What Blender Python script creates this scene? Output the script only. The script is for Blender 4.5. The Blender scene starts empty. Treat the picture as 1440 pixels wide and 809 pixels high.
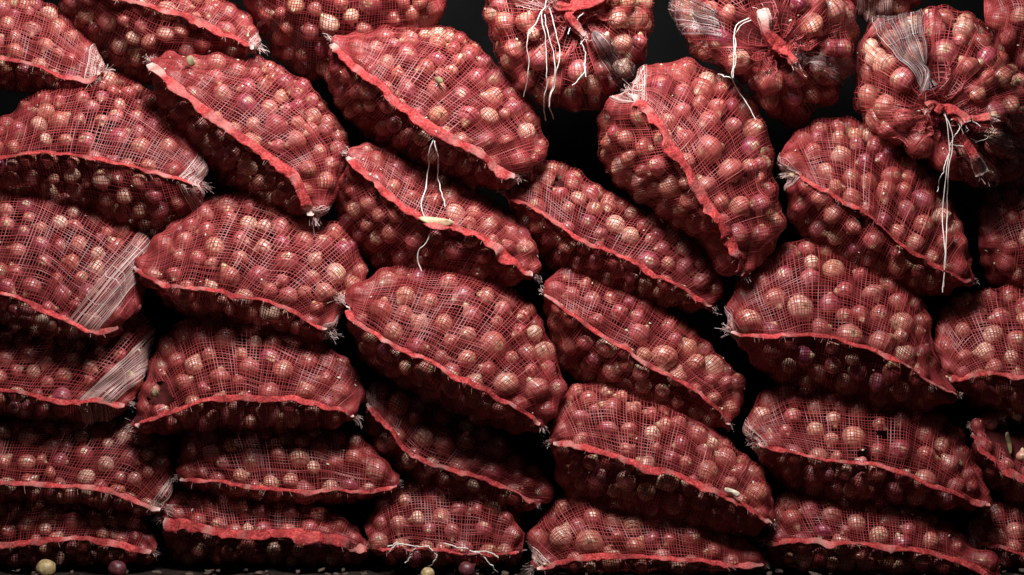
import bpy, math, random
import numpy as np
from mathutils import Vector, Matrix, Euler

rng = np.random.default_rng(7)
random.seed(7)
S = 0.0015            # metres per photo pixel at the reference plane
DIST = 3.2            # camera to the reference plane
ZC = 0.584            # camera height above the ground
sc = bpy.context.scene
COL = sc.collection

# ------------------------------------------------------------------ camera
cam = bpy.data.cameras.new("camera")
cam_o = bpy.data.objects.new("camera", cam)
COL.objects.link(cam_o)
cam_o.location = (0, -DIST, ZC)
cam_o.rotation_euler = (math.pi / 2, 0, 0)
cam.sensor_fit = 'HORIZONTAL'
cam.sensor_width = 36.0
cam.lens = 36.0 * DIST / (1440 * S)
cam.clip_end = 100
sc.camera = cam_o

# ------------------------------------------------------------------ world + light
w = bpy.data.worlds.new("World")
sc.world = w
w.use_nodes = True
bg = w.node_tree.nodes["Background"]
bg.inputs[0].default_value = (0.9, 0.92, 1.0, 1)
bg.inputs[1].default_value = 0.026

def area(name, loc, target, size, power, col):
    l = bpy.data.lights.new(name, 'AREA')
    l.shape = 'RECTANGLE'; l.size = size[0]; l.size_y = size[1]
    l.energy = power; l.color = col
    o = bpy.data.objects.new(name, l)
    COL.objects.link(o)
    o.location = loc
    d = Vector(target) - Vector(loc)
    o.rotation_euler = d.to_track_quat('-Z', 'Y').to_euler()
    return o
area("overhead_light", (-0.08, -1.20, 2.10), (-0.10, 0, 0.78), (0.75, 0.46), 94, (1.0, 0.96, 0.93))

sc.view_settings.view_transform = 'Standard'
sc.view_settings.look = 'None'
sc.view_settings.exposure = 0.0
sc.view_settings.gamma = 1.0
sc.view_settings.use_curve_mapping = False
sc.cycles.max_bounces = 6
sc.cycles.diffuse_bounces = 3
sc.cycles.glossy_bounces = 2
sc.cycles.transmission_bounces = 3

# ------------------------------------------------------------------ materials
def new_mat(name):
    m = bpy.data.materials.new(name)
    m.use_nodes = True
    nt = m.node_tree
    return m, nt, nt.nodes["Principled BSDF"]
def N(nt, t, **kw):
    n = nt.nodes.new(t)
    for k, v in kw.items():
        setattr(n, k, v)
    return n
def ramp(nt, stops, fac=None, interp='LINEAR'):
    r = N(nt, 'ShaderNodeValToRGB')
    cr = r.color_ramp
    cr.interpolation = interp
    while len(cr.elements) > 1:
        cr.elements.remove(cr.elements[-1])
    cr.elements[0].position = stops[0][0]; cr.elements[0].color = (*stops[0][1], 1)
    for p, c in stops[1:]:
        e = cr.elements.new(p); e.color = (*c, 1)
    if fac is not None:
        nt.links.new(fac, r.inputs[0])
    return r

def mat_onion():
    m, nt, b = new_mat("onion_skin")
    L = nt.links
    oi = N(nt, 'ShaderNodeObjectInfo')
    tc = N(nt, 'ShaderNodeTexCoord')
    sep = N(nt, 'ShaderNodeSeparateXYZ'); L.new(tc.outputs['Object'], sep.inputs[0])
    base = ramp(nt, [(0.0, (0.30, 0.035, 0.075)), (0.13, (0.50, 0.14, 0.14)), (0.24, (0.34, 0.055, 0.055)),
                     (0.36, (0.60, 0.25, 0.18)), (0.48, (0.26, 0.028, 0.090)), (0.58, (0.68, 0.36, 0.23)), (0.68, (0.36, 0.055, 0.065)),
                     (0.79, (0.44, 0.13, 0.085)), (0.91, (0.82, 0.58, 0.43)), (1.0, (0.32, 0.045, 0.06))],
                oi.outputs['Random'])
    # meridian streaks
    mp = N(nt, 'ShaderNodeMapping'); mp.inputs['Scale'].default_value = (170, 170, 22)
    add = N(nt, 'ShaderNodeVectorMath', operation='ADD')
    cmb = N(nt, 'ShaderNodeCombineXYZ')
    mul = N(nt, 'ShaderNodeMath', operation='MULTIPLY'); mul.inputs[1].default_value = 30
    L.new(oi.outputs['Random'], mul.inputs[0]); L.new(mul.outputs[0], cmb.inputs[2])
    L.new(tc.outputs['Object'], mp.inputs[0]); L.new(mp.outputs[0], add.inputs[0]); L.new(cmb.outputs[0], add.inputs[1])
    n1 = N(nt, 'ShaderNodeTexNoise'); n1.inputs['Scale'].default_value = 1.0; n1.inputs['Detail'].default_value = 4
    L.new(add.outputs[0], n1.inputs[0])
    st = ramp(nt, [(0.3, (0.55, 0.45, 0.45)), (0.62, (1.15, 1.15, 1.15))], n1.outputs[0])
    mx = N(nt, 'ShaderNodeMix', data_type='RGBA', blend_type='MULTIPLY'); mx.inputs[0].default_value = 0.8
    L.new(base.outputs[0], mx.inputs[6]); L.new(st.outputs[0], mx.inputs[7])
    # papery blotches where the outer skin is dry
    n2 = N(nt, 'ShaderNodeTexNoise'); n2.inputs['Scale'].default_value = 45; n2.inputs['Detail'].default_value = 5
    ad2 = N(nt, 'ShaderNodeVectorMath', operation='ADD')
    L.new(tc.outputs['Object'], ad2.inputs[0]); L.new(cmb.outputs[0], ad2.inputs[1]); L.new(ad2.outputs[0], n2.inputs[0])
    bl = ramp(nt, [(0.52, (0, 0, 0)), (0.66, (1, 1, 1))], n2.outputs[0])
    mx2 = N(nt, 'ShaderNodeMix', data_type='RGBA')
    fm = N(nt, 'ShaderNodeMath', operation='MULTIPLY'); fm.inputs[1].default_value = 0.55
    L.new(bl.outputs[0], fm.inputs[0]); L.new(fm.outputs[0], mx2.inputs[0])
    L.new(mx.outputs[2], mx2.inputs[6]); mx2.inputs[7].default_value = (0.52, 0.27, 0.18, 1)
    # attribute 'tip' marks the dry stem and the root plate
    at = N(nt, 'ShaderNodeAttribute', attribute_name='tip')
    tr = ramp(nt, [(0.0, (0.5, 0.3, 0.17)), (0.55, (0.62, 0.46, 0.28)), (0.85, (0.30, 0.2, 0.12)), (1.0, (0.05, 0.035, 0.02))], at.outputs['Fac'])
    mf = N(nt, 'ShaderNodeMapRange'); mf.inputs[1].default_value = 0.02; mf.inputs[2].default_value = 0.45
    L.new(at.outputs['Fac'], mf.inputs[0])
    mx3 = N(nt, 'ShaderNodeMix', data_type='RGBA')
    L.new(mf.outputs[0], mx3.inputs[0]); L.new(mx2.outputs[2], mx3.inputs[6]); L.new(tr.outputs[0], mx3.inputs[7])
    L.new(mx3.outputs[2], b.inputs['Base Color'])
    b.inputs['Roughness'].default_value = 0.36
    rr = N(nt, 'ShaderNodeMapRange'); rr.inputs[3].default_value = 0.30; rr.inputs[4].default_value = 0.55
    L.new(n2.outputs[0], rr.inputs[0]); L.new(rr.outputs[0], b.inputs['Roughness'])
    b.inputs['Specular IOR Level'].default_value = 1.0
    bp = N(nt, 'ShaderNodeBump'); bp.inputs['Strength'].default_value = 0.35; bp.inputs['Distance'].default_value = 0.002
    L.new(n1.outputs[0], bp.inputs['Height']); L.new(bp.outputs[0], b.inputs['Normal'])
    return m

def mat_net(name, stops, trans=0.35, rough=0.38):
    m, nt, b = new_mat(name)
    L = nt.links
    at = N(nt, 'ShaderNodeAttribute', attribute_name='tone')
    r = ramp(nt, stops, at.outputs['Fac'])
    L.new(r.outputs[0], b.inputs['Base Color'])
    b.inputs['Roughness'].default_value = rough
    b.inputs['Specular IOR Level'].default_value = 0.45
    t = N(nt, 'ShaderNodeBsdfTranslucent'); L.new(r.outputs[0], t.inputs[0])
    ms = N(nt, 'ShaderNodeMixShader'); ms.inputs[0].default_value = trans
    L.new(b.outputs[0], ms.inputs[1]); L.new(t.outputs[0], ms.inputs[2])
    L.new(ms.outputs[0], nt.nodes['Material Output'].inputs[0])
    return m

def mat_seam():
    m, nt, b = new_mat("seam_hem")
    L = nt.links
    tc = N(nt, 'ShaderNodeTexCoord')
    n = N(nt, 'ShaderNodeTexNoise'); n.inputs['Scale'].default_value = 210; n.inputs['Detail'].default_value = 6
    L.new(tc.outputs['Object'], n.inputs[0])
    n2 = N(nt, 'ShaderNodeTexNoise'); n2.inputs['Scale'].default_value = 28; n2.inputs['Detail'].default_value = 3
    L.new(tc.outputs['Object'], n2.inputs[0])
    at = N(nt, 'ShaderNodeAttribute', attribute_name='tone')
    r = ramp(nt, [(0.28, (0.16, 0.012, 0.014)), (0.5, (0.36, 0.036, 0.037)), (0.72, (0.50, 0.10, 0.09)), (0.85, (0.58, 0.20, 0.17))], n.outputs[0])
    r2 = ramp(nt, [(0.35, (0.5, 0.4, 0.42)), (0.6, (1.1, 1.1, 1.1))], n2.outputs[0])
    mx = N(nt, 'ShaderNodeMix', data_type='RGBA', blend_type='MULTIPLY'); mx.inputs[0].default_value = 1
    L.new(r.outputs[0], mx.inputs[6]); L.new(r2.outputs[0], mx.inputs[7])
    mx2 = N(nt, 'ShaderNodeMix', data_type='RGBA')
    L.new(at.outputs['Fac'], mx2.inputs[0]); L.new(mx.outputs[2], mx2.inputs[6]); mx2.inputs[7].default_value = (0.78, 0.60, 0.54, 1)
    L.new(mx2.outputs[2], b.inputs['Base Color'])
    b.inputs['Roughness'].default_value = 0.8
    b.inputs['Specular IOR Level'].default_value = 0.2
    bp = N(nt, 'ShaderNodeBump'); bp.inputs['Strength'].default_value = 0.8; bp.inputs['Distance'].default_value = 0.003
    L.new(n.outputs[0], bp.inputs['Height']); L.new(bp.outputs[0], b.inputs['Normal'])
    return m

def mat_simple(name, c, rough=0.6, noise=None, scale=40, bump=0.0):
    m, nt, b = new_mat(name)
    b.inputs['Base Color'].default_value = (*c, 1)
    b.inputs['Roughness'].default_value = rough
    if noise:
        tc = N(nt, 'ShaderNodeTexCoord')
        n = N(nt, 'ShaderNodeTexNoise'); n.inputs['Scale'].default_value = scale; n.inputs['Detail'].default_value = 6
        nt.links.new(tc.outputs['Object'], n.inputs[0])
        r = ramp(nt, [(0.3, c), (0.7, noise)], n.outputs[0])
        nt.links.new(r.outputs[0], b.inputs['Base Color'])
        if bump:
            bp = N(nt, 'ShaderNodeBump'); bp.inputs['Strength'].default_value = bump; bp.inputs['Distance'].default_value = 0.01
            nt.links.new(n.outputs[0], bp.inputs['Height']); nt.links.new(bp.outputs[0], b.inputs['Normal'])
    return m

M_ON = mat_onion()
M_NET = mat_net("red_net_tape", [(0, (0.15, 0.012, 0.016)), (0.5, (0.36, 0.048, 0.050)), (0.8, (0.52, 0.115, 0.11)), (1.0, (0.68, 0.32, 0.29))], 0.35, 0.48)
M_PALE = mat_net("pale_net_tape", [(0, (0.30, 0.12, 0.115)), (0.5, (0.58, 0.38, 0.355)), (1.0, (0.76, 0.66, 0.62))], 0.25, 0.45)
M_GREY = mat_net("smoky_net_tape", [(0, (0.06, 0.035, 0.038)), (0.5, (0.20, 0.14, 0.14)), (0.75, (0.45, 0.37, 0.36)), (1.0, (0.72, 0.64, 0.6))], 0.2, 0.45)
M_SEAM = mat_seam()
M_FILL = mat_simple("shaded_inner_onion_skin", (0.035, 0.006, 0.007), 0.8, (0.10, 0.018, 0.018), 35)  # onion skin darkened to paint in the shade inside the sacks
M_STR = mat_simple("white_twine", (0.78, 0.74, 0.70), 0.7, (0.62, 0.55, 0.5), 200)
M_SOIL = mat_simple("soil", (0.008, 0.006, 0.005), 0.95, (0.03, 0.02, 0.015), 60, 1.0)
M_GAP_SHADE = mat_simple("gap_shade_black", (0.0015, 0.0015, 0.0016), 1.0, (0.003, 0.003, 0.003), 8, 0.3)  # near-black colour standing in for the shade between the sacks
M_SOIL.node_tree.nodes['Principled BSDF'].inputs['Specular IOR Level'].default_value = 0.08
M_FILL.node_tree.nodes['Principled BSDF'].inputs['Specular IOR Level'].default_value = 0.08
M_GAP_SHADE.node_tree.nodes["Principled BSDF"].inputs['Specular IOR Level'].default_value = 0.05
M_PEEL = mat_simple("dry_onion_peel", (0.42, 0.25, 0.14), 0.6, (0.62, 0.45, 0.28), 120)
M_WHITE_BIT = mat_simple("pale_skin_bit", (0.70, 0.64, 0.52), 0.55, (0.5, 0.4, 0.28), 150)
M_LEAF = mat_simple("dry_leaf", (0.08, 0.07, 0.03), 0.7, (0.26, 0.20, 0.10), 90)

# ------------------------------------------------------------------ mesh helpers
def make_mesh(name, V, F, smooth=True, attr=None):
    V = np.ascontiguousarray(V, dtype=np.float32).reshape(-1, 3)
    F = np.ascontiguousarray(F, dtype=np.int32)
    me = bpy.data.meshes.new(name)
    nf, k = F.shape
    me.vertices.add(len(V)); me.vertices.foreach_set('co', V.ravel())
    me.loops.add(nf * k); me.loops.foreach_set('vertex_index', F.ravel())
    me.polygons.add(nf)
    me.polygons.foreach_set('loop_start', np.arange(0, nf * k, k, dtype=np.int32))
    me.polygons.foreach_set('loop_total', np.full(nf, k, dtype=np.int32))
    if smooth:
        me.polygons.foreach_set('use_smooth', np.ones(nf, dtype=bool))
    if attr is not None:
        for an, av in attr.items():
            a = me.attributes.new(an, 'FLOAT', 'POINT')
            a.data.foreach_set('value', np.ascontiguousarray(av, dtype=np.float32).ravel())
    me.update(calc_edges=True)
    return me

def link(name, me, mat, parent=None, loc=None):
    o = bpy.data.objects.new(name, me)
    if mat is not None and len(me.materials) == 0:
        me.materials.append(mat)
    COL.objects.link(o)
    if parent is not None:
        o.parent = parent
    if loc is not None:
        o.location = loc
    return o

def tag(o, label=None, cat=None, group=None, kind=None):
    for k, v in (('label', label), ('category', cat), ('group', group), ('kind', kind)):
        if v:
            o[k] = v
    return o

def unproj(p, d):
    """photo pixel + distance in front of the reference plane -> world point"""
    p = np.asarray(p, float); d = np.asarray(d, float)
    k = (DIST - d) / DIST
    return np.stack([(p[..., 0] - 720) * S * k, -d, ZC - (p[..., 1] - 404.5) * S * k], -1)

def proj(P):
    P = np.asarray(P, float)
    k = (DIST + P[..., 1]) / DIST
    return np.stack([720 + P[..., 0] / (S * k), 404.5 - (P[..., 2] - ZC) / (S * k)], -1)

def spline(pts, n, closed=False):
    p = np.asarray(pts, float)
    if closed:
        q = np.vstack([p[-1:], p, p[:2]])
    else:
        q = np.vstack([2 * p[0] - p[1], p, 2 * p[-1] - p[-2]])
    out = []
    for i in range(1, len(q) - 2):
        t = np.linspace(0, 1, 24, endpoint=False)[:, None]
        a, b, c, d = q[i - 1], q[i], q[i + 1], q[i + 2]
        out.append(0.5 * (2 * b + (c - a) * t + (2 * a - 5 * b + 4 * c - d) * t ** 2 + (3 * b - a - 3 * c + d) * t ** 3))
    out.append(q[-2][None] if not closed else p[:1])
    o = np.vstack(out)
    s = np.r_[0, np.cumsum(np.linalg.norm(np.diff(o, axis=0), axis=1))]
    x = np.linspace(0, s[-1], n)
    return np.stack([np.interp(x, s, o[:, k]) for k in range(p.shape[1])], -1)

def unit(v):
    return v / np.maximum(np.linalg.norm(v, axis=-1, keepdims=True), 1e-9)

def noise1(n, freq, amp):
    """smooth random curve with n samples"""
    k = max(3, int(freq))
    c = rng.normal(size=k + 3)
    x = np.linspace(0, k, n)
    i = np.floor(x).astype(int); f = x - i; f = f * f * (3 - 2 * f)
    i = np.minimum(i, k + 1)
    return amp * (c[i] * (1 - f) + c[i + 1] * f)

def tubes(paths, radii, sides=5):
    """several tubes joined; path (n,3), radius scalar or (n,)"""
    Vs, Fs, off = [], [], 0
    for p, r in zip(paths, radii):
        p = np.asarray(p, float); n = len(p)
        r = np.broadcast_to(np.asarray(r, float), (n,))
        T = unit(np.gradient(p, axis=0))
        ref = np.where(np.abs(T[:, 1:2]) > 0.9, np.array([[1.0, 0, 0]]), np.array([[0, 1.0, 0]]))
        A = unit(np.cross(T, ref)); B = np.cross(T, A)
        a = np.linspace(0, 2 * np.pi, sides, endpoint=False)
        ring = p[:, None] + r[:, None, None] * (np.cos(a)[None, :, None] * A[:, None] + np.sin(a)[None, :, None] * B[:, None])
        Vs.append(ring.reshape(-1, 3))
        i, j = np.meshgrid(np.arange(n - 1), np.arange(sides), indexing='ij')
        j2 = (j + 1) % sides
        Fs.append(np.stack([i * sides + j, i * sides + j2, (i + 1) * sides + j2, (i + 1) * sides + j], -1).reshape(-1, 4) + off)
        off += n * sides
    return np.vstack(Vs), np.vstack(Fs)

# ------------------------------------------------------------------ onion meshes (shared)
def onion_mesh(name, seg, rings, elong, neck, lop, root):
    prof = []
    for i in range(rings + 1):
        a = math.pi * i / rings
        z = -math.cos(a); r = math.sin(a)
        if z > 0:
            r *= (1 - 0.22 * z ** 2)
        zz = z * elong
        tip = 0.0
        if z > 0.8:
            zz += neck * ((z - 0.8) / 0.2) ** 1.5; r = r * 0.75 + 0.05; tip = (z - 0.8) / 0.2 * 0.8
        if z < -0.93:
            zz = -0.93 * elong + 0.02 * (z + 0.93) / 0.07; tip = max(tip, (-z - 0.93) / 0.07 * root)
        prof.append((max(r, 0.012), zz, tip))
    V, tips = [], []
    for (r, z, tp) in prof:
        for k in range(seg):
            t = 2 * math.pi * k / seg
            q = 1 + lop * math.cos(t - 1.0) + 0.025 * math.cos(2 * t + name.__hash__() % 7) + 0.015 * math.sin(5 * t + z * 2)
            V.append((r * q * math.cos(t), r * q * math.sin(t), z)); tips.append(tp)
    n = len(prof)
    F = [(i * seg + k, i * seg + (k + 1) % seg, (i + 1) * seg + (k + 1) % seg, (i + 1) * seg + k)
         for i in range(n - 1) for k in range(seg)]
    me = make_mesh(name, np.array(V) * 0.02, np.array(F), True, {'tip': np.array(tips)})
    me.materials.append(M_ON)
    return me
ONIONS = [onion_mesh("onion_a", 20, 14, 0.88, 0.42, 0.06, 0.6), onion_mesh("onion_b", 20, 14, 0.94, 0.50, 0.10, 0.9),
          onion_mesh("onion_c", 20, 14, 0.84, 0.26, 0.06, 1.0), onion_mesh("onion_d", 20, 14, 0.98, 0.40, 0.09, 0.5),
          onion_mesh("onion_e", 20, 14, 1.0, 0.12, 0.06, 1.0)]
_lo = bpy.data.meshes.new("tmp")
def low_sphere(seg=8, rings=5):
    V, F = [], []
    for i in range(rings + 1):
        a = math.pi * (i + 0.02) / (rings + 0.04)
        for k in range(seg):
            t = 2 * math.pi * k / seg
            V.append((math.sin(a) * math.cos(t), math.sin(a) * math.sin(t), math.cos(a)))
    for i in range(rings):
        for k in range(seg):
            F.append((i * seg + k, (i + 1) * seg + k, (i + 1) * seg + (k + 1) % seg, i * seg + (k + 1) % seg))
    return np.array(V), np.array(F)
LSV, LSF = low_sphere()

def place_onion(c, r, nrm, parent, base, name="onion"):
    o = bpy.data.objects.new(name, ONIONS[int(rng.integers(len(ONIONS)))])
    COL.objects.link(o)
    o.parent = parent
    o.location = Vector(c) - Vector(base)
    # stem or root sometimes looks outwards, mostly lies sideways
    u = rng.random()
    v = Vector(unit(rng.normal(size=3)))
    nn = Vector(nrm)
    if u < 0.22:
        ax = (-nn + v * 0.45).normalized()
    elif u < 0.30:
        ax = (nn + v * 0.6).normalized()
        o.data = ONIONS[4]
    else:
        ax = (v - v.dot(nn) * nn * 0.85).normalized()
    q = ax.to_track_quat('Z', 'Y')
    o.rotation_mode = 'QUATERNION'
    o.rotation_quaternion = q @ Euler((0, 0, rng.random() * 6.28)).to_quaternion()
    s = r / 0.02
    o.scale = (s * rng.uniform(0.86, 1.04), s * rng.uniform(0.86, 1.04), s * rng.uniform(0.78, 1.05))
    return o

# ------------------------------------------------------------------ sack surface machinery
def grid_normals(P, periodic):
    if periodic:
        d0 = np.roll(P, -1, 0) - np.roll(P, 1, 0)
    else:
        d0 = np.gradient(P, axis=0)
    d1 = np.gradient(P, axis=1)
    return unit(np.cross(d0, d1))

def smooth_grid(A, it, periodic):
    for _ in range(it):
        if periodic:
            a = np.roll(A, 1, 0); b = np.roll(A, -1, 0)
        else:
            a = np.concatenate([A[:1], A[:-1]], 0); b = np.concatenate([A[1:], A[-1:]], 0)
        c = np.concatenate([A[:, :1], A[:, :-1]], 1); d = np.concatenate([A[:, 1:], A[:, -1:]], 1)
        A = (a + b + c + d) * 0.25
    return A

def sample(A, a, b, periodic):
    """bilinear sample of grid A at fractional coords a (0..1 axis 0), b (0..1 axis 1)"""
    n, m = A.shape[:2]
    if periodic:
        x = np.mod(a, 1.0) * n
    else:
        x = np.clip(a, 0, 1) * (n - 1)
    y = np.clip(b, 0, 1) * (m - 1)
    i = np.floor(x).astype(int); j = np.minimum(np.floor(y).astype(int), m - 2)
    if periodic:
        i = i % n; i2 = (i + 1) % n
    else:
        i = np.minimum(i, n - 2); i2 = i + 1
    fx = (x - np.floor(x)) if periodic else (x - i)
    fy = y - j
    fx = fx[..., None]; fy = fy[..., None]
    return (A[i, j] * (1 - fx) * (1 - fy) + A[i2, j] * fx * (1 - fy) + A[i, j + 1] * (1 - fx) * fy + A[i2, j + 1] * fx * fy)

def ribbons(P, Nn, width, roll=0.5, lift=0.0):
    """P (s,n,3) strand points, Nn normals -> flat tapes"""
    s, n = P.shape[:2]
    T = unit(np.gradient(P, axis=1))
    B = unit(np.cross(T, Nn))
    r = np.stack([noise1(n, n / 7, roll) for _ in range(s)])[..., None]
    side = np.cos(r) * B + np.sin(r) * Nn
    wd = (np.asarray(width) * np.ones((s, 1)))[..., None]
    P = P + Nn * lift
    V = np.stack([P - side * wd / 2, P + side * wd / 2], 2)
    idx = np.arange(s * n * 2).reshape(s, n, 2)
    F = np.stack([idx[:, :-1, 0], idx[:, :-1, 1], idx[:, 1:, 1], idx[:, 1:, 0]], -1).reshape(-1, 4)
    return V.reshape(-1, 3), F

class Builder:
    """joins tape batches, with the tone attribute and hole cutting"""
    def __init__(self):
        self.V, self.F, self.T, self.n = [], [], [], 0
    def add(self, V, F, tone):
        self.V.append(V); self.F.append(F + self.n); self.T.append(np.broadcast_to(tone, (len(V),))); self.n += len(V)
    def build(self, name, base, holes=()):
        V = np.vstack(self.V); F = np.vstack(self.F); T = np.concatenate(self.T)
        if len(holes):
            c = proj(V[F].mean(1))
            keep = np.ones(len(F), bool)
            for (hx, hy, hr) in holes:
                ang = np.arctan2(c[:, 1] - hy, c[:, 0] - hx)
                keep &= np.hypot(c[:, 0] - hx, c[:, 1] - hy) > hr * (1 + 0.25 * np.sin(3 * ang + hx))
            F = F[keep]
        return make_mesh(name, V - base, F, False, {'tone': T})

def fill_sack(root, base, P, Nn, periodic, r_mean, big, holes, edge, inset=0.76, r_lim=None, b_min=0.0):
    """scatter onions under the base surface; returns centres, radii"""
    n, m = P.shape[:2]
    C = np.zeros((0, 3)); R = np.zeros(0); NN = []
    px = proj(P)
    for (bx, by, br) in big:
        d = np.hypot(px[..., 0] - bx, px[..., 1] - by)
        d = np.where(Nn[..., 1] < 0.1, d, 1e9)
        i, j = np.unravel_index(np.argmin(d), d.shape)
        r = br * S * 0.93
        C = np.vstack([C, P[i, j] - Nn[i, j] * r * 0.66]); R = np.r_[R, r]; NN.append(Nn[i, j])
    tries = 5200
    I = rng.random(tries); J = rng.random(tries)
    pp = sample(P, I, J, periodic); nn = unit(sample(Nn, I, J, periodic))
    pxy = proj(pp)
    lim = sample(r_lim[..., None], I, J, periodic)[..., 0] if r_lim is not None else np.full(tries, 1.0)
    sizes = rng.lognormal(0, 0.13, tries)
    ph = np.linspace(1.12, 0.80, tries)        # large ones first, small ones into the gaps
    gaps = rng.choice([0.92, 1.0, 1.1], tries, p=[0.35, 0.4, 0.25])
    for k in range(tries):
        gap = gaps[k] if k > 300 else 1.02
        if J[k] < b_min:
            continue
        r = 0.88 * r_mean * S * sizes[k] * ph[k]
        r = min(max(r, 0.0112), 0.029)
        r = min(r, lim[k] * 0.92)
        if r < 0.009:
            continue
        c = pp[k] - nn[k] * (r * (inset + 0.35 * rng.random() ** 1.5) + 0.001)
        if any(np.hypot(pxy[k, 0] - h[0], pxy[k, 1] - h[1]) < h[2] * 1.05 for h in holes):
            continue
        if c[2] - r < 0.002:
            continue
        if len(R):
            d = np.linalg.norm(C - c, axis=1)
            if np.any(d < (R + r) * gap):
                continue
        C = np.vstack([C, c]); R = np.r_[R, r]; NN.append(nn[k])
        if len(R) > 190:
            break
    for c, r, nv in zip(C, R, NN):
        place_onion(c, r, nv, root, base)
    # second layer, joined: it only shows through the gaps
    n2 = 90
    I = rng.random(n2); J = rng.random(n2)
    pp = sample(P, I, J, periodic); nn = unit(sample(Nn, I, J, periodic))
    li = sample(r_lim[..., None], I, J, periodic)[..., 0] if r_lim is not None else np.full(n2, 1.0)
    Vs, Fs, off = [], [], 0
    for k in range(n2):
        r = r_mean * S * (0.9 + 0.4 * rng.random())
        if li[k] < 2.9 * r or J[k] < b_min + 0.03:
            continue
        c = pp[k] - nn[k] * r * 2.4
        if np.linalg.norm(P.reshape(-1, 3) - c, axis=1).min() < r * 1.7:
            continue
        if c[2] < r:
            continue
        Vs.append(LSV * r + c - base); Fs.append(LSF + off); off += len(LSV)
    if Vs:
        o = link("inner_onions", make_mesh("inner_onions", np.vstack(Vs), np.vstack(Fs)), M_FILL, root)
        o['kind'] = 'stuff'
    return C, R

def membrane(P, Nn, C, R, periodic, sag):
    sag = sag * 1.0
    """netting stretched over the onions: obstacle relaxation along the base normals"""
    n, m = P.shape[:2]
    q = C[None, None] - P[:, :, None]
    al = np.einsum('ijkc,ijc->ijk', q, Nn)
    pr2 = np.einsum('ijkc,ijkc->ijk', q, q) - al ** 2
    Rr = R[None, None] * 1.09
    h = np.where((pr2 < Rr ** 2) & (al > -2.5 * Rr), al + np.sqrt(np.maximum(Rr ** 2 - pr2, 0)), -1.0)
    ob = h.max(2)
    ob = np.clip(ob, -0.03, 0.04)
    H = np.maximum(ob, -0.004)
    for _ in range(56):
        H = np.maximum(ob, smooth_grid(H, 1, periodic) - sag)
    return H + 0.0012

def netting(root, base, P, periodic, n_a, n_b, width, holes, a_warp=None, name="netting", b_range=(0, 1), a_range=(0, 1), tone_shift=0.0,
            res_a=None, res_b=None, mat=None, lift=0.0, dirs=(True, True), roll=0.45, a_pts=None, b_pts=None):
    Nn = grid_normals(P, periodic)
    bd = Builder()
    f1, f2, f3, f4 = rng.uniform(0, 6.28, 4)
    def warp(a, b):
        if periodic:
            da = 0.004 * np.sin(3 * 2 * np.pi * a + b * 7 + f1)
        else:
            da = (0.005 * np.sin(9 * a + 11 * b + f1) + 0.003 * np.sin(23 * a - 17 * b + f2)) * np.minimum(1, np.minimum(a, 1 - a) * 8)
        db = (0.010 * np.sin(8 * a * (2 * np.pi / 8 if periodic else 1) + 6 * b + f3) + 0.004 * np.sin(31 * b + 25.13 * a + f4)) * np.minimum(1, np.minimum(b, 1 - b) * 8)
        return a + da, b + db
    if dirs[0]:   # tapes running along axis 0 (constant b)
        bp = np.linspace(*b_range, n_b) if b_pts is None else b_pts
        bp = bp + rng.normal(size=len(bp)) * 0.09 / max(n_b, 1)
        na = res_a or 110
        a = np.linspace(a_range[0], a_range[1], na)
        A, Bm = np.meshgrid(a, bp, indexing='xy')
        Bm = Bm + np.stack([noise1(na, 8, 0.10 / n_b) for _ in bp])
        A2, B2 = warp(A, Bm)
        V, F = ribbons(sample(P, A2, B2, periodic), unit(sample(Nn, A2, B2, periodic)), width * rng.uniform(0.75, 1.25, (len(bp), 1)), roll, lift)
        t = np.clip(rng.normal(0.45 + tone_shift, 0.13 if mat is None else 0.26, len(bp)), 0, 1)
        bd.add(V, F, np.repeat(t, na * 2))
    if dirs[1]:   # tapes running along axis 1 (constant a)
        ap = np.linspace(*a_range, n_a) if a_pts is None else a_pts
        ap = ap + rng.normal(size=len(ap)) * 0.09 / max(n_a, 1)
        nb = res_b or 70
        b = np.linspace(b_range[0], b_range[1], nb)
        A, Bm = np.meshgrid(ap, b, indexing='ij')
        A = A + np.stack([noise1(nb, 6, 0.06 / n_a) for _ in ap])
        A2, B2 = warp(A, Bm)
        V, F = ribbons(sample(P, A2, B2, periodic), unit(sample(Nn, A2, B2, periodic)), width * rng.uniform(0.75, 1.25, (len(ap), 1)), roll, lift + 0.0004)
        t = np.clip(rng.normal(0.46 + tone_shift, 0.11 if mat is None else 0.26, len(ap)), 0, 1)
        bd.add(V, F, np.repeat(t, nb * 2))
    o = link(name, bd.build(name, base, holes), mat or M_NET, root)
    o['kind'] = 'stuff'
    return o

def core_mesh(root, base, P, periodic, depth):
    """closed mass of deeper onions, coloured dark as painted shade, behind the visible layers"""
    Nn = grid_normals(P, periodic)
    ax = P.mean(1, keepdims=True) if not periodic else P.mean((0, 1), keepdims=True)
    Q = ax + (P - ax) * depth
    Q[..., 2] = np.maximum(Q[..., 2], 0.004)
    Q = Q[::3, ::3] if not periodic else Q[::3, ::3]
    n, m = Q.shape[:2]
    idx = np.arange(n * m).reshape(n, m)
    if periodic:
        i2 = np.roll(idx, -1, 0)
        F = np.stack([idx[:, :-1], i2[:, :-1], i2[:, 1:], idx[:, 1:]], -1).reshape(-1, 4)
    else:
        F = np.stack([idx[:-1, :-1], idx[1:, :-1], idx[1:, 1:], idx[:-1, 1:]], -1).reshape(-1, 4)
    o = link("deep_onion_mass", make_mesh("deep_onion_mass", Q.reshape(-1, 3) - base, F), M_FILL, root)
    o['kind'] = 'stuff'
    return o

GROUP = "red net sacks of onions in the stacked pile"

def new_root(base, label):
    o = bpy.data.objects.new("onion_sack", None)
    o.empty_display_size = 0.05
    COL.objects.link(o)
    o.location = base
    return tag(o, label, "onion sack", GROUP)

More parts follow.
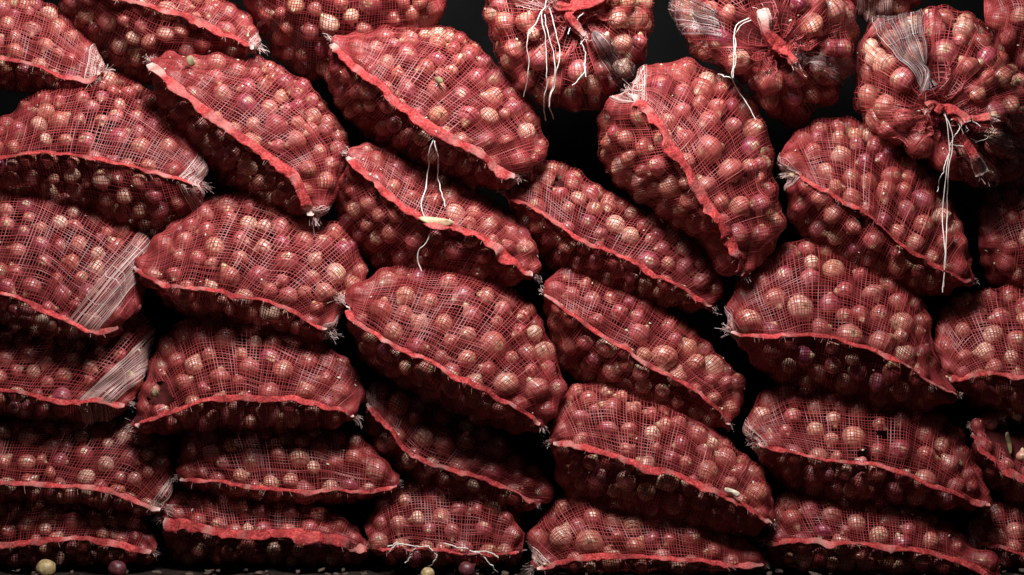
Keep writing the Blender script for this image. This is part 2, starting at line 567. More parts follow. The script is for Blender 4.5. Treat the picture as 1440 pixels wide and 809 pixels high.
def hem(root, base, path, nrm, up, width, tone_ends=(0.5, 0.5), name="seam", fray=40, droop=0.7):
    """folded hem sewn along the sack edge: a flat padded strip with ripples, stitches and frayed threads"""
    n = len(path)
    t = np.linspace(0, 1, n)
    L = np.linalg.norm(np.diff(path, axis=0), axis=1).sum()
    T = unit(np.gradient(path, axis=0))
    U = unit(up - (up * T).sum(-1, keepdims=True) * T)
    roll = droop + noise1(n, 9, 0.20) + noise1(n, 34, 0.10)
    e = np.cos(roll)[:, None] * nrm - np.sin(roll)[:, None] * U       # points outwards and down
    f = unit(np.cross(T, e))
    wd = width * np.clip(0.85 + noise1(n, 12, 0.16) + noise1(n, 50, 0.07), 0.35, 1.6) * np.minimum(1, 0.55 + np.minimum(t, 1 - t) * 12)
    th = 0.0017 * (1 + noise1(n, 60, 0.25)) * (1 + 0.35 * np.sin(t * L / 0.0072 * 2 * np.pi))
    path = path + U * (noise1(n, 14, 0.0016) + noise1(n, 40, 0.0008))[:, None]
    prof = [(-0.05, 0.7), (0.25, 0.95), (0.6, 0.55), (0.85, 0.95), (1.0, 0.45), (1.0, -0.45), (0.8, -0.9), (0.45, -0.6), (0.1, -0.9), (-0.05, -0.7)]
    k = len(prof)
    V = np.stack([path + e * (wd * p)[:, None] + f * (th * q)[:, None] for p, q in prof], 1)
    i, j = np.meshgrid(np.arange(n - 1), np.arange(k), indexing='ij')
    F = np.stack([i * k + j, i * k + (j + 1) % k, (i + 1) * k + (j + 1) % k, (i + 1) * k + j], -1).reshape(-1, 4)
    tone = np.clip(noise1(n, 25, 0.10), 0, 0.3) + tone_ends[0] * np.clip(1 - t / 0.05, 0, 1) + tone_ends[1] * np.clip(1 - (1 - t) / 0.05, 0, 1)
    Vs, Fs, Ts, off = [V.reshape(-1, 3)], [F], [np.repeat(np.clip(tone, 0, 1), k)], n * k
    # frayed threads
    paths, rad = [], []
    for _ in range(fray):
        q = int(rng.integers(2, n - 2))
        p0 = path[q] + e[q] * wd[q] * rng.uniform(0.5, 1)
        d = unit(e[q] + rng.normal(size=3) * 0.7)
        l = rng.uniform(0.003, 0.011)
        g = np.linspace(0, 1, 4)[:, None]
        paths.append(p0 + d * l * g + np.array([0, 0, -1]) * l * 0.5 * g ** 2 + rng.normal(size=3) * l * 0.2 * g ** 2)
        rad.append(0.00035)
    if paths:
        v, fcs = tubes(paths, rad, 3)
        Vs.append(v); Fs.append(fcs + off); Ts.append(np.full(len(v), 0.45))
    return link(name, make_mesh(name, np.vstack(Vs) - base, np.vstack(Fs), True, {'tone': np.concatenate(Ts)}), M_SEAM, root)

def tuft(root, base, tip, direction, n=26, length=0.02, spread=0.5, width=0.0011, name="end_tuft", mat=None, nrm=(0, -1, 0), r0=0.004):
    """bundle of loose pale tapes at the gathered end"""
    paths = []
    direction = unit(np.asarray(direction, float))
    g = np.linspace(0, 1, 7)[:, None]
    for _ in range(n):
        d = unit(direction + rng.normal(size=3) * spread)
        l = length * rng.uniform(0.5, 1.25)
        p = tip + rng.normal(size=3) * r0 + d * l * g + rng.normal(size=3) * l * 0.35 * g ** 2 + np.array([0, 0, -0.25 * l]) * g ** 2
        paths.append(p)
    P = np.stack(paths)
    bd = Builder()
    V, F = ribbons(P, np.broadcast_to(np.array(nrm, float), P.shape), width, 0.9)
    bd.add(V, F, np.repeat(np.clip(rng.normal(0.55, 0.25, n), 0, 1), 14))
    o = link(name, bd.build(name, base), mat or M_PALE, root)
    o['kind'] = 'stuff'
    return o

def flecks(root, base, G, periodic, n):
    """small chips of dry skin caught in the netting"""
    GN = grid_normals(G, periodic)
    a, b = rng.random(n), rng.uniform(0.1, 0.8, n)
    p = sample(G, a, b, periodic); nn = unit(sample(GN, a, b, periodic))
    Vs, Fs = [], []
    for k in range(n):
        l = rng.uniform(0.0015, 0.0045); q = unit(rng.normal(size=3)); u = unit(np.cross(nn[k], q)); v = np.cross(nn[k], u)
        c = p[k] + nn[k] * 0.0012
        ring = [c + u * l * math.cos(t) * rng.uniform(0.6, 1.2) + v * l * 0.6 * math.sin(t) * rng.uniform(0.6, 1.2) + nn[k] * rng.uniform(-0.0008, 0.0008) for t in (0, 1.05, 2.1, 3.14, 4.2, 5.2)]
        o = len(Vs)
        Vs += ring + [x + nn[k] * 0.0006 for x in ring]
        Fs += [(o + i, o + (i + 1) % 6, o + 6 + (i + 1) % 6, o + 6 + i) for i in range(6)]
        Fs += [(o + 6, o + 7, o + 8, o + 9), (o + 6, o + 9, o + 10, o + 11), (o, o + 3, o + 2, o + 1), (o, o + 5, o + 4, o + 3)]
    ob = link("skin_chips", make_mesh("skin_chips", np.array(Vs) - base, np.array(Fs), False), M_WHITE_BIT, root)
    ob['kind'] = 'stuff'

PHI0, PHI1 = -118.0, 128.0
SURF = []

def build_sack(label, top, seam, bot, off=0.0, r=13.5, big=(), holes=(), bands=(), fat_k=0.32, seam_w=9.0, droop=0.75, ends=(1, 1),
               open_end=(0, 0), dfac=1.0, sag=0.00016, spacing=3.7, seam_on=True):
    NT, NP = 132, 84
    t = np.linspace(0, 1, NT)
    tp, sm, bt = spline(top, NT), spline(seam, NT), spline(bot, NT)
    fat = np.sin(np.pi * t)[:, None] ** 0.7
    bt = bt + (bt - sm) * fat_k * fat + np.array([0, 3.0]) * fat
    tp = tp + (tp - sm) * 0.045 * fat
    hh = np.linalg.norm(tp - bt, axis=1) * 0.5 * S
    hh = np.maximum(hh, 0.008)
    endsh = np.ones(NT)
    D = hh * dfac
    for q, oe in enumerate(open_end):      # flat pillow ends: flatten towards the sewn edge
        if oe:
            x = t if q == 0 else 1 - t
            D = D * np.clip(0.22 + 0.78 * np.sqrt(np.clip(x / oe, 0, 1)), 0, 1)
    Dm = D.max()
    Ff = Dm * (0.62 + 0.38 * np.sin(np.pi * np.clip(t, 0.0, 1.0)) ** 0.6)
    axis = off + np.maximum(Ff - D, 0)
    phi = np.radians(np.linspace(PHI0, PHI1, NP))
    s = np.sin(phi); c = np.cos(phi)
    prof_d = np.where(c > 0, 0.78 * np.abs(c) + 0.22 * (1 - np.abs(s)), c - np.where(s < 0, 0.18, 0.0))
    prof_d = np.where((c > 0) & (s < 0), np.abs(c) ** 1.35 * 0.9 + 0.1 * (1 - np.abs(s)) - 0.18 * np.abs(s) ** 2, prof_d)   # the underside tucks in beneath the hem
    up2 = (tp - sm)[:, None] * np.clip(s, 0, 1)[None, :, None] + (bt - sm)[:, None] * np.clip(-s, 0, 1)[None, :, None]
    p2 = sm[:, None] + up2
    d = axis[:, None] + D[:, None] * prof_d[None]
    P = unproj(p2, d)
    P[..., 2] = np.maximum(P[..., 2], 0.006)
    P = np.stack([smooth_grid(P[..., k], 2, False) for k in range(3)], -1)
    Nn = grid_normals(P, False)
    if Nn[NT // 2, NP // 2, 1] > 0:
        Nn = -Nn
    lo = P.reshape(-1, 3)
    base = np.array([lo[:, 0].mean(), -off, lo[:, 2].min()])
    root = new_root(base, label)
    lim = np.repeat((hh * 0.9)[:, None], NP, 1)
    C, R = fill_sack(root, base, P, Nn, False, r, big, holes, None, r_lim=lim)
    H = membrane(P, Nn, C, R, False, sag)
    H = H * np.clip(np.minimum(t, 1 - t) * 30, 0, 1)[:, None] if not any(open_end) else H
    G = P + Nn * H[..., None]
    flip = grid_normals(G, False)
    if flip[NT // 2, NP // 2, 1] > 0:
        G = G[:, ::-1]; rev = True
    else:
        rev = False
    # tape counts from true lengths
    La = np.linalg.norm(np.diff(P[:, NP // 2], axis=0), axis=1).sum()
    mid = P[NT // 2]
    Lb = np.linalg.norm(np.diff(mid, axis=0), axis=1).sum()
    n_a, n_b = int(La / (spacing * S)), int(Lb / (spacing * 1.12 * S))
    cb = np.r_[0, np.cumsum(np.linalg.norm(np.diff(G[NT // 2], axis=0), axis=1))]; cb /= cb[-1]
    b_pts = np.interp(np.linspace(0, 1, n_b), cb, np.linspace(0, 1, NP))
    netting(root, base, G, False, n_a, n_b, 0.0015, holes, b_pts=b_pts, roll=0.22, tone_shift=float(rng.uniform(-0.13, 0.07)))
    SURF.append(G.reshape(-1, 3))
    core_mesh(root, base, P, False, 0.46)
    # white selvage bands near the ends
    for (t0, t1, kind) in bands:
        n = max(6, int((t1 - t0) * La / (1.35 * S)))
        netting(root, base, G, False, n, 26, 0.0012, (), name="white_end_band", a_range=(t0, t1), mat=M_PALE, lift=0.0018,
                dirs=(True, True), a_pts=np.linspace(t0, t1, n), res_a=12, tone_shift=-0.1, roll=0.35, b_range=(0.16, 0.86))
    j0 = int(round((0 - PHI0) / (PHI1 - PHI0) * (NP - 1)))
    if rev:
        j0 = NP - 1 - j0
    GN = grid_normals(G, False)
    if seam_on:
        nS = max(90, int(La / 0.0035))
        a = np.linspace(0, 1, nS); b = np.full(nS, j0 / (NP - 1))
        pth = sample(G, a, b, False)
        pn = unit(sample(GN, a, b, False))
        pth = np.stack([np.convolve(np.pad(pth[:, k], 8, 'edge'), np.ones(17) / 17, 'valid') for k in range(3)], -1)
        pth = pth + pn * 0.001
        sgn = -1 if not rev else 1
        upv = sample(G, a, np.clip(b + 0.06 * (1 if G[NT // 2, -1, 2] > G[NT // 2, 0, 2] else -1), 0, 1), False) - pth
        droop = droop + (0.4 if seam_w >= 11 else 0.1)
        hem(root, base, pth, unit(pn * 0.5 + np.array([0, -0.5, 0])), upv, seam_w * 1.22 * S, (0.55 * ends[0], 0.55 * ends[1]), fray=16, droop=droop)
    flecks(root, base, G, False, 9)
    for q, e in enumerate(ends):
        if e:
            k = 0 if q == 0 else -1
            tip = G[k].mean(0) * 0.35 + G[k, j0] * 0.65
            dr = unit(G[0, j0] - G[6, j0]) if q == 0 else unit(G[-1, j0] - G[-7, j0])
            tuft(root, base, tip, dr + np.array([0, -0.15, 0]), n=int(10 + 24 * e), length=0.004 + 0.007 * e * e ** 0.5, spread=0.22, width=0.0007)
    return root, base, G

# ------------------------------------------------------------------ structure
def build_ground():
    nx, ny = 150, 40
    x = np.linspace(-2.2, 2.2, nx); y = np.r_[np.linspace(-4.5, -0.6, 10), np.linspace(-0.55, 0.7, ny - 10)]
    X, Y = np.meshgrid(x, y, indexing='ij')
    Z = 0.004 * np.sin(X * 9 + Y * 3) + 0.003 * np.sin(X * 31 + Y * 23) + 0.002 * rng.normal(size=X.shape) - 0.004
    idx = np.arange(nx * ny).reshape(nx, ny)
    F = np.stack([idx[:-1, :-1], idx[1:, :-1], idx[1:, 1:], idx[:-1, 1:]], -1).reshape(-1, 4)
    o = link("ground", make_mesh("ground", np.stack([X, Y, Z], -1), F), M_SOIL)
    o['kind'] = 'structure'
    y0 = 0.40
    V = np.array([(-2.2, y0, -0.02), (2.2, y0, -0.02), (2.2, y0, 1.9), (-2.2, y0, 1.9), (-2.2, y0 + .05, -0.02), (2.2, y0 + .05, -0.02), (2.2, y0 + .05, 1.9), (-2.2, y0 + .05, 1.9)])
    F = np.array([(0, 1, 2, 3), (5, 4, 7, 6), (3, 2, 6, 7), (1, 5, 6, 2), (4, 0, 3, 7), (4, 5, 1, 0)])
    o = link("gap_shade_backdrop", make_mesh("gap_shade_backdrop", V, F, False), M_GAP_SHADE)  # added slab behind the pile, the gaps' shade put into its colour
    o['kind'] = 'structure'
build_ground()

# ------------------------------------------------------------------ the long sacks
SACKS = [
 dict(label="sack cut by the top left corner, white frayed end pointing right",
  top=[(-160,20),(-120,-10),(0,-8),(75,10),(110,40),(135,70),(148,95)], seam=[(-160,60),(-80,70),(0,80),(50,92),(90,108),(130,108),(146,100)],
  bot=[(-160,80),(-80,110),(0,112),(60,128),(98,132),(130,125),(146,106)], off=0.03, bands=[(0.90,0.985,1)], ends=(0,1.2), seam_w=6),
 dict(label="sack at the top edge with broad red hem running down to a pale tip",
  top=[(110,-60),(185,-45),(250,-25),(330,5),(358,35),(366,60)], seam=[(95,-45),(150,-12),(200,3),(270,22),(310,40),(345,58),(362,66)],
  bot=[(85,-30),(92,10),(140,55),(215,92),(300,88),(340,84),(362,74)], off=0.02, bands=[(0.94,0.99,1)], ends=(0,1.2), seam_w=11),
 dict(label="sack hanging over the top edge beside the tied ones, seam out of frame",
  top=[(330,-40),(380,-80),(480,-95),(580,-70),(628,-20)], seam=[(330,-30),(400,-40),(480,-42),(560,-35),(628,-8)],
  bot=[(332,-20),(365,32),(430,72),(520,66),(600,48),(628,10)], off=0.0, ends=(0,0), seam_on=False),
 dict(label="plump sack on the left edge with frayed white end, above the widest left sack",
  top=[(-170,220),(-120,190),(0,165),(50,130),(110,110),(160,106),(215,135),(268,180),(288,225),(286,255)],
  seam=[(-170,225),(-80,226),(0,220),(60,214),(130,222),(200,238),(240,247),(266,256),(284,262)],
  bot=[(-170,235),(-80,258),(0,262),(90,285),(200,322),(262,308),(288,275),(286,266)], off=0.02, bands=[(0.925,0.985,1)], ends=(0,1.3), seam_w=6, r=13),
 dict(label="steeply slanted sack with bright red hem, pale squared tip at its upper left",
  top=[(210,82),(240,71),(265,82),(300,78),(370,86),(420,113),(460,152),(487,195),(480,250),(472,280),(448,306)],
  seam=[(211,84),(240,110),(262,128),(300,160),(340,190),(385,220),(420,250),(437,285),(443,306)],
  bot=[(212,90),(222,130),(260,190),(310,235),(370,275),(415,296),(440,308)], off=0.045, seam_w=12, ends=(1,1.2), r=13, bands=[(0.955,0.99,1)]),
 dict(label="sack in the upper centre with white twine hanging from its bright hem",
  top=[(466,52),(515,40),(600,39),(645,50),(700,100),(745,150),(766,195),(762,225),(735,250)],
  seam=[(466,56),(490,80),(525,108),(560,140),(600,170),(640,195),(680,215),(705,240),(728,252)],
  bot=[(464,64),(464,110),(495,155),(560,202),(640,245),(700,262),(728,256)], off=0.05, seam_w=13, r=13.5, ends=(1,0.6),
  big=[(575,72,16),(600,92,14),(660,160,17),(615,125,16),(690,160,15),(735,225,16)], bands=[(0.955,0.99,1)]),
 dict(label="narrow sack under the twine with a tan peel scrap on its hem",
  top=[(488,210),(520,203),(550,206),(575,225),(620,240),(680,275),(725,310),(755,345),(760,382)],
  seam=[(488,214),(515,240),(545,270),(585,300),(630,312),(670,325),(710,350),(735,375),(752,388)],
  bot=[(486,222),(476,265),(488,310),(520,340),(560,370),(620,388),(700,400),(748,394)], off=0.035, seam_w=13, r=13, ends=(1,1), big=[(745,345,15),(563,232,14)]),
 dict(label="slanted dark sack in the middle with a black hole near its upper left end",
  top=[(706,262),(722,240),(760,222),(800,233),(850,268),(910,298),(960,320),(1000,355),(1018,400),(1004,432)],
  seam=[(705,266),(750,290),(800,325),(850,350),(900,372),(950,400),(985,418),(1003,434)],
  bot=[(704,272),(735,325),(800,378),(880,412),(960,432),(1002,438)], off=0.025, seam_w=7, r=13.5, ends=(1,0.7), holes=[(785,256,9)], big=[(990,395,15),(965,345,14)], bands=[(0.01,0.06,1)]),
 dict(label="big upright sack under the tied ones with long diagonal hem, ragged pale corner on top",
  top=[(888,118),(912,92),(960,84),(1010,105),(1060,150),(1084,200),(1086,250),(1102,310),(1090,345),(1050,388)],
  seam=[(888,130),(915,152),(940,190),(970,240),(1000,290),(1028,325),(1042,360),(1048,390)],
  bot=[(884,128),(846,150),(840,205),(862,250),(910,290),(975,335),(1015,382),(1044,392)], off=0.07, seam_w=14, r=15.5, fat_k=0.0,  ends=(1.3,0.4),
  big=[(1002,165,18),(1007,205,22),(930,118,18),(1075,285,17),(1035,235,20)], bands=[(0.01,0.07,2)]),
 dict(label="sack under the rightmost tied sack, its hem slipped aside over a bare onion",
  top=[(1106,240),(1100,215),(1130,182),(1170,167),(1230,183),(1270,213),(1310,250),(1345,300),(1362,350),(1372,392)],
  seam=[(1112,244),(1130,246),(1150,262),(1190,282),(1222,300),(1240,322),(1270,346),(1300,362),(1340,385),(1370,397)],
  bot=[(1108,250),(1112,290),(1160,345),(1230,385),(1300,408),(1368,402)], off=0.035, seam_w=7, r=14.5, ends=(1.4,0.3), holes=[(1212,312,9)], bands=[(0.01,0.05,1)]),
 dict(label="broad humped sack on the right with pale pointed left corner, row below the long string",
  top=[(1024,458),(1022,430),(1038,395),(1072,368),(1110,345),(1150,343),(1200,355),(1250,378),(1285,408),(1306,450),(1316,505),(1346,552)],
  seam=[(1024,463),(1060,470),(1100,472),(1150,470),(1200,485),(1250,500),(1290,525),(1325,548),(1348,556)],
  bot=[(1028,470),(1075,515),(1150,540),(1220,562),(1300,574),(1348,562)], off=0.05, seam_w=6, r=15.5, ends=(1.2,0.5), big=[(1127,430,22),(1198,470,20),(1140,385,18),(1052,450,20)], bands=[(0.01,0.045,2)]),
 dict(label="sack cut by the right edge, second row under the string end, hem curling up",
  top=[(1328,525),(1314,480),(1335,428),(1400,408),(1470,418),(1540,470),(1560,530)], seam=[(1328,530),(1370,530),(1400,524),(1440,532),(1500,540),(1560,540)],
  bot=[(1330,538),(1370,560),(1440,578),(1500,575),(1560,548)], off=0.02, seam_w=8, r=15, ends=(1,0)),
 dict(label="widest sack on the left edge closed by a diagonal white selvage band",
  top=[(-170,340),(-120,290),(0,258),(60,258),(120,283),(170,313),(212,338),(205,385),(200,430)],
  seam=[(-170,380),(-80,395),(0,412),(40,425),(80,445),(112,460),(140,466),(170,458)],
  bot=[(-170,400),(-80,430),(0,448),(80,474),(130,476),(155,474),(175,465)], off=0.05, seam_w=7, r=12.5, ends=(0,0.0), bands=[(0.775,0.895,1)]),
 dict(label="wide humped sack left of centre, small pale knot on its left tip",
  top=[(188,364),(215,338),(260,303),(310,276),(370,276),(430,308),(480,320),(508,365),(512,395),(492,430),(468,464)],
  seam=[(188,370),(210,393),(240,402),(300,408),(350,418),(400,432),(440,455),(464,466)],
  bot=[(190,376),(245,428),(320,450),(400,468),(450,478),(466,470)], off=0.045, seam_w=6, r=14, ends=(1.2,1.2), big=[(405,365,17),(300,342,15),(320,385,17),(460,410,16)], bands=[(0.96,0.99,1)]),
 dict(label="plump sack at the very centre with tufted white left tip and thick hem",
  top=[(484,414),(510,393),(550,376),(620,376),(680,388),(730,418),(766,468),(792,525),(796,552),(768,598)],
  seam=[(485,424),(500,448),(530,470),(560,490),(600,505),(640,530),(690,555),(730,572),(764,600)],
  bot=[(486,432),(510,495),(570,535),(640,572),(720,600),(762,606)], off=0.06, seam_w=7, r=15, ends=(1.8,0.5),
  big=[(697,482,22),(532,433,19),(632,482,13),(660,503,14),(660,468,14),(625,450,15),(715,540,20),(762,545,20),(568,412,16),(775,580,14),(735,465,13)]),
 dict(label="slanted dark sack right of the centre one, thin straight hem along it",
  top=[(764,404),(780,380),(815,374),(860,392),(920,425),(980,470),(1030,518),(1052,545),(1026,598)],
  seam=[(764,410),(800,440),(850,470),(900,505),(950,530),(990,555),(1015,580),(1026,600)],
  bot=[(764,418),(785,490),(850,535),(930,575),(995,600),(1024,604)], off=0.03, seam_w=6, r=14, ends=(0.8,0.6), big=[(903,468,19),(840,448,14),(874,435,15)]),
 dict(label="low sack on the left edge with a white selvage band slanting down its right end",
  top=[(-170,520),(-120,475),(0,462),(80,455),(150,443),(205,446),(216,480),(190,560)],
  seam=[(-170,535),(-80,540),(0,548),(40,555),(90,565),(140,562),(168,570),(180,568)],
  bot=[(-170,545),(-80,565),(0,578),(100,594),(150,590),(182,574)], off=0.02, seam_w=7, r=12.5, ends=(0,0.8), bands=[(0.80,0.93,1)]),
 dict(label="arched sack left of centre with a torn leafy hole at its left corner",
  top=[(184,596),(200,540),(230,475),(290,441),(370,443),(440,472),(490,508),(513,545),(502,582)],
  seam=[(184,600),(215,586),(260,570),(310,560),(370,559),(430,563),(480,575),(500,586)],
  bot=[(186,604),(260,602),(350,600),(450,600),(500,592)], off=0.04, seam_w=8, r=14, ends=(0.8,1.2), holes=[(226,556,17)], big=[(313,468,20),(400,515,16),(280,470,15),(380,500,15)]),
 dict(label="sagging dark sack below the centre with a rope-like curved hem and pale left cap",
  top=[(512,552),(540,532),(580,543),(630,573),(690,603),(730,638),(772,668),(782,692),(760,710)],
  seam=[(514,562),(530,578),(548,600),(565,628),(590,645),(640,660),(690,675),(730,695),(756,710)],
  bot=[(514,568),(524,615),(565,658),(640,690),(720,715),(754,714)], off=0.03, seam_w=7, r=15, ends=(1.4,0.3), bands=[(0.01,0.06,2)], big=[(562,565,18)]),
 dict(label="lit sack in the lower middle whose hem holds a small white flake",
  top=[(772,614),(790,560),(830,538),(880,548),(940,568),(1000,603),(1050,643),(1082,680),(1090,732)],
  seam=[(772,622),(800,621),(850,635),(900,652),(950,665),(1000,685),(1040,705),(1065,720),(1087,736)],
  bot=[(774,630),(800,685),(860,710),(940,732),(1040,748),(1086,742)], off=0.05, seam_w=9, r=13.5, ends=(0.7,1), big=[(1072,692,17),(815,582,15),(985,605,15)]),
 dict(label="long shiny sack on the lower right with two small dark holes in its netting",
  top=[(1050,618),(1045,590),(1065,565),(1100,543),(1170,543),(1240,550),(1300,568),(1345,603),(1366,640),(1396,704)],
  seam=[(1062,622),(1085,625),(1130,640),(1200,650),(1260,662),(1320,685),(1370,700),(1396,711)],
  bot=[(1056,628),(1120,685),(1200,702),(1280,708),(1392,716)], off=0.045, seam_w=6, r=14.5, ends=(1.2,0.5), holes=[(1242,610,7),(1217,640,10)], bands=[(0.01,0.06,1)], big=[(1115,580,15),(1268,630,16),(1340,650,15)]),
 dict(label="torn sack at the right edge with dark leafy gap above its red hem",
  top=[(1364,596),(1385,580),(1440,576),(1500,590),(1560,640)], seam=[(1366,602),(1385,635),(1420,660),(1450,676),(1500,685),(1560,680)],
  bot=[(1366,606),(1375,660),(1440,705),(1500,710),(1560,690)], off=0.02, seam_w=12, r=14, ends=(1,0), holes=[(1424,610,32)]),
 dict(label="long low sack on the left edge, second from the ground, with grey end tuft",
  top=[(-170,640),(-120,600),(0,588),(100,586),(180,592),(230,610),(247,650),(240,695)], seam=[(-170,665),(-80,676),(0,680),(60,682),(120,685),(160,692),(200,710),(232,716)],
  bot=[(-170,675),(-80,692),(0,700),(100,708),(190,722),(232,720)], off=0.02, seam_w=8, r=13, ends=(0,1.5), bands=[(0.94,0.985,1)]),
 dict(label="straight low sack with thin level hem, ending in one large bare-looking onion on the right",
  top=[(247,660),(262,605),(330,588),(420,594),(490,610),(530,633),(562,668)], seam=[(250,672),(300,676),(360,684),(420,690),(500,690),(545,687),(562,680)],
  bot=[(252,680),(320,698),(400,704),(500,702),(560,688)], off=0.03, seam_w=5, r=13.5, ends=(0.8,0.4), big=[(533,660,19),(500,642,14)]),
 dict(label="bottom left corner sack resting on the ground behind loose onions",
  top=[(-170,750),(-120,710),(0,702),(80,698),(160,708),(200,728),(222,766)], seam=[(-170,768),(-80,768),(0,765),(60,757),(120,755),(170,762),(218,778)],
  bot=[(-170,785),(-80,796),(0,797),(100,799),(190,795),(220,786)], off=0.01, seam_w=8, r=12.5, ends=(0,0.8)),
 dict(label="flat bottom-row sack with a wide bright red hem, just right of the corner sack",
  top=[(226,722),(240,695),(280,686),(350,692),(430,706),(490,730),(520,765)], seam=[(226,728),(260,730),(300,742),(350,747),(400,745),(450,748),(490,758),(520,772)],
  bot=[(228,736),(250,780),(320,796),(400,799),(480,797),(520,782)], off=0.015, seam_w=14, r=13, ends=(0.8,0)),
 dict(label="sack tied shut at the bottom edge, scraps of white string at its knot",
  top=[(512,740),(530,698),(565,678),(620,670),(675,680),(720,705),(738,750)], seam=[(520,768),(550,772),(610,772),(660,780),(700,782),(735,775)],
  bot=[(525,780),(560,796),(620,800),(690,800),(732,788)], off=0.02, seam_w=5, r=14.5, ends=(0.8,0.2)),
 dict(label="bottom-row sack right of the tied one, pale gathered corner at its lower left",
  top=[(746,794),(744,760),(768,718),(805,690),(850,698),(920,708),(980,728),(1050,763),(1080,790)], seam=[(750,799),(800,786),(860,780),(920,782),(1000,790),(1078,794)],
  bot=[(755,806),(820,830),(920,836),(1000,834),(1076,805)], off=0.03, seam_w=7, r=14.5, ends=(1.6,0.5), bands=[(0.02,0.07,2)], big=[(975,748,18),(835,722,15)]),
 dict(label="bottom-row sack with long level red hem under the shiny right sack",
  top=[(1076,756),(1088,706),(1130,684),(1200,688),(1270,700),(1330,733),(1375,775),(1408,808)], seam=[(1076,762),(1120,758),(1180,762),(1250,768),(1310,775),(1360,790),(1408,812)],
  bot=[(1078,770),(1110,815),(1200,835),(1300,840),(1404,820)], off=0.025, seam_w=9, r=14.5, ends=(0.8,0), big=[(1112,725,16)]),
 dict(label="sack peeping in at the lower right corner with frayed grey left end",
  top=[(1358,756),(1368,720),(1400,702),(1470,700),(1560,750)], seam=[(1360,764),(1400,766),(1440,780),(1500,792),(1560,790)],
  bot=[(1362,772),(1400,800),(1470,815),(1560,800)], off=0.0, seam_w=5, r=14, ends=(1.3,0), bands=[(0.02,0.09,1)]),
 dict(label="shadowed sack at the right edge behind the long hanging string",
  top=[(1376,330),(1380,280),(1420,250),(1480,245),(1560,300)], seam=[(1376,345),(1420,350),(1460,350),(1560,340)],
  bot=[(1378,360),(1400,395),(1460,415),(1560,370)], off=-0.06, seam_on=False, r=15, ends=(0,0)),
 dict(label="dark sack in the upper right corner above the rightmost tied sack",
  top=[(1384,0),(1400,-60),(1480,-80),(1560,-20)], seam=[(1384,20),(1430,10),(1480,5),(1560,20)],
  bot=[(1386,40),(1410,80),(1470,105),(1560,60)], off=-0.06, seam_on=False, r=15, ends=(0,0)),
 dict(label="sack between two tied ones, only its pale netted underside showing at the top",
  top=[(1180,-30),(1210,-70),(1270,-70),(1310,-30)], seam=[(1180,-20),(1220,-22),(1270,-22),(1310,-18)],
  bot=[(1182,-8),(1210,14),(1260,18),(1306,-5)], off=-0.02, seam_on=False, r=14, ends=(0,0), bands=[(0.2,0.6,1)]),
]

for kw in SACKS:
    build_sack(**kw)

# ------------------------------------------------------------------ strings, laid over whatever they touch
def surface_depth(pxy, rad=9.0):
    allp = np.vstack(SURF)
    pr = proj(allp); dp = -allp[:, 1]
    out = []
    for x, y in pxy:
        m = (np.abs(pr[:, 0] - x) < rad) & (np.abs(pr[:, 1] - y) < rad)
        out.append(dp[m].max() if m.any() else np.nan)
    return np.array(out)

def string_path(pts, lift=0.004, n=46, d_fix=None):
    p = spline(pts, n)
    p = p + np.stack([noise1(n, 9, 1.1) + noise1(n, 20, 0.4), noise1(n, 14, 0.4)], -1)
    if d_fix is None:
        d = surface_depth(p)
        ok = ~np.isnan(d)
        d = np.interp(np.arange(n), np.arange(n)[ok], d[ok]) if ok.any() else np.full(n, 0.15)
        d = np.array([d[max(0, i - 3):i + 4].max() for i in range(n)])      # a taut string bridges the dips
        d = np.convolve(np.pad(d, 4, 'edge'), np.ones(9) / 9, 'valid')
    else:
        d = np.full(n, d_fix)
    return unproj(p, d + lift)

def strings(root, base, plist, r=0.00095, name="tie_string", mat=None):
    for pts in plist:
        p = string_path(pts)
        n = len(p)
        rr = r * (1 + noise1(n, 12, 0.12)) * (1 + 0.15 * np.sin(np.arange(n) * 1.9))
        V, F = tubes([p], [rr], 6)
        link(name, make_mesh(name, V - base, F), mat or M_STR, root)

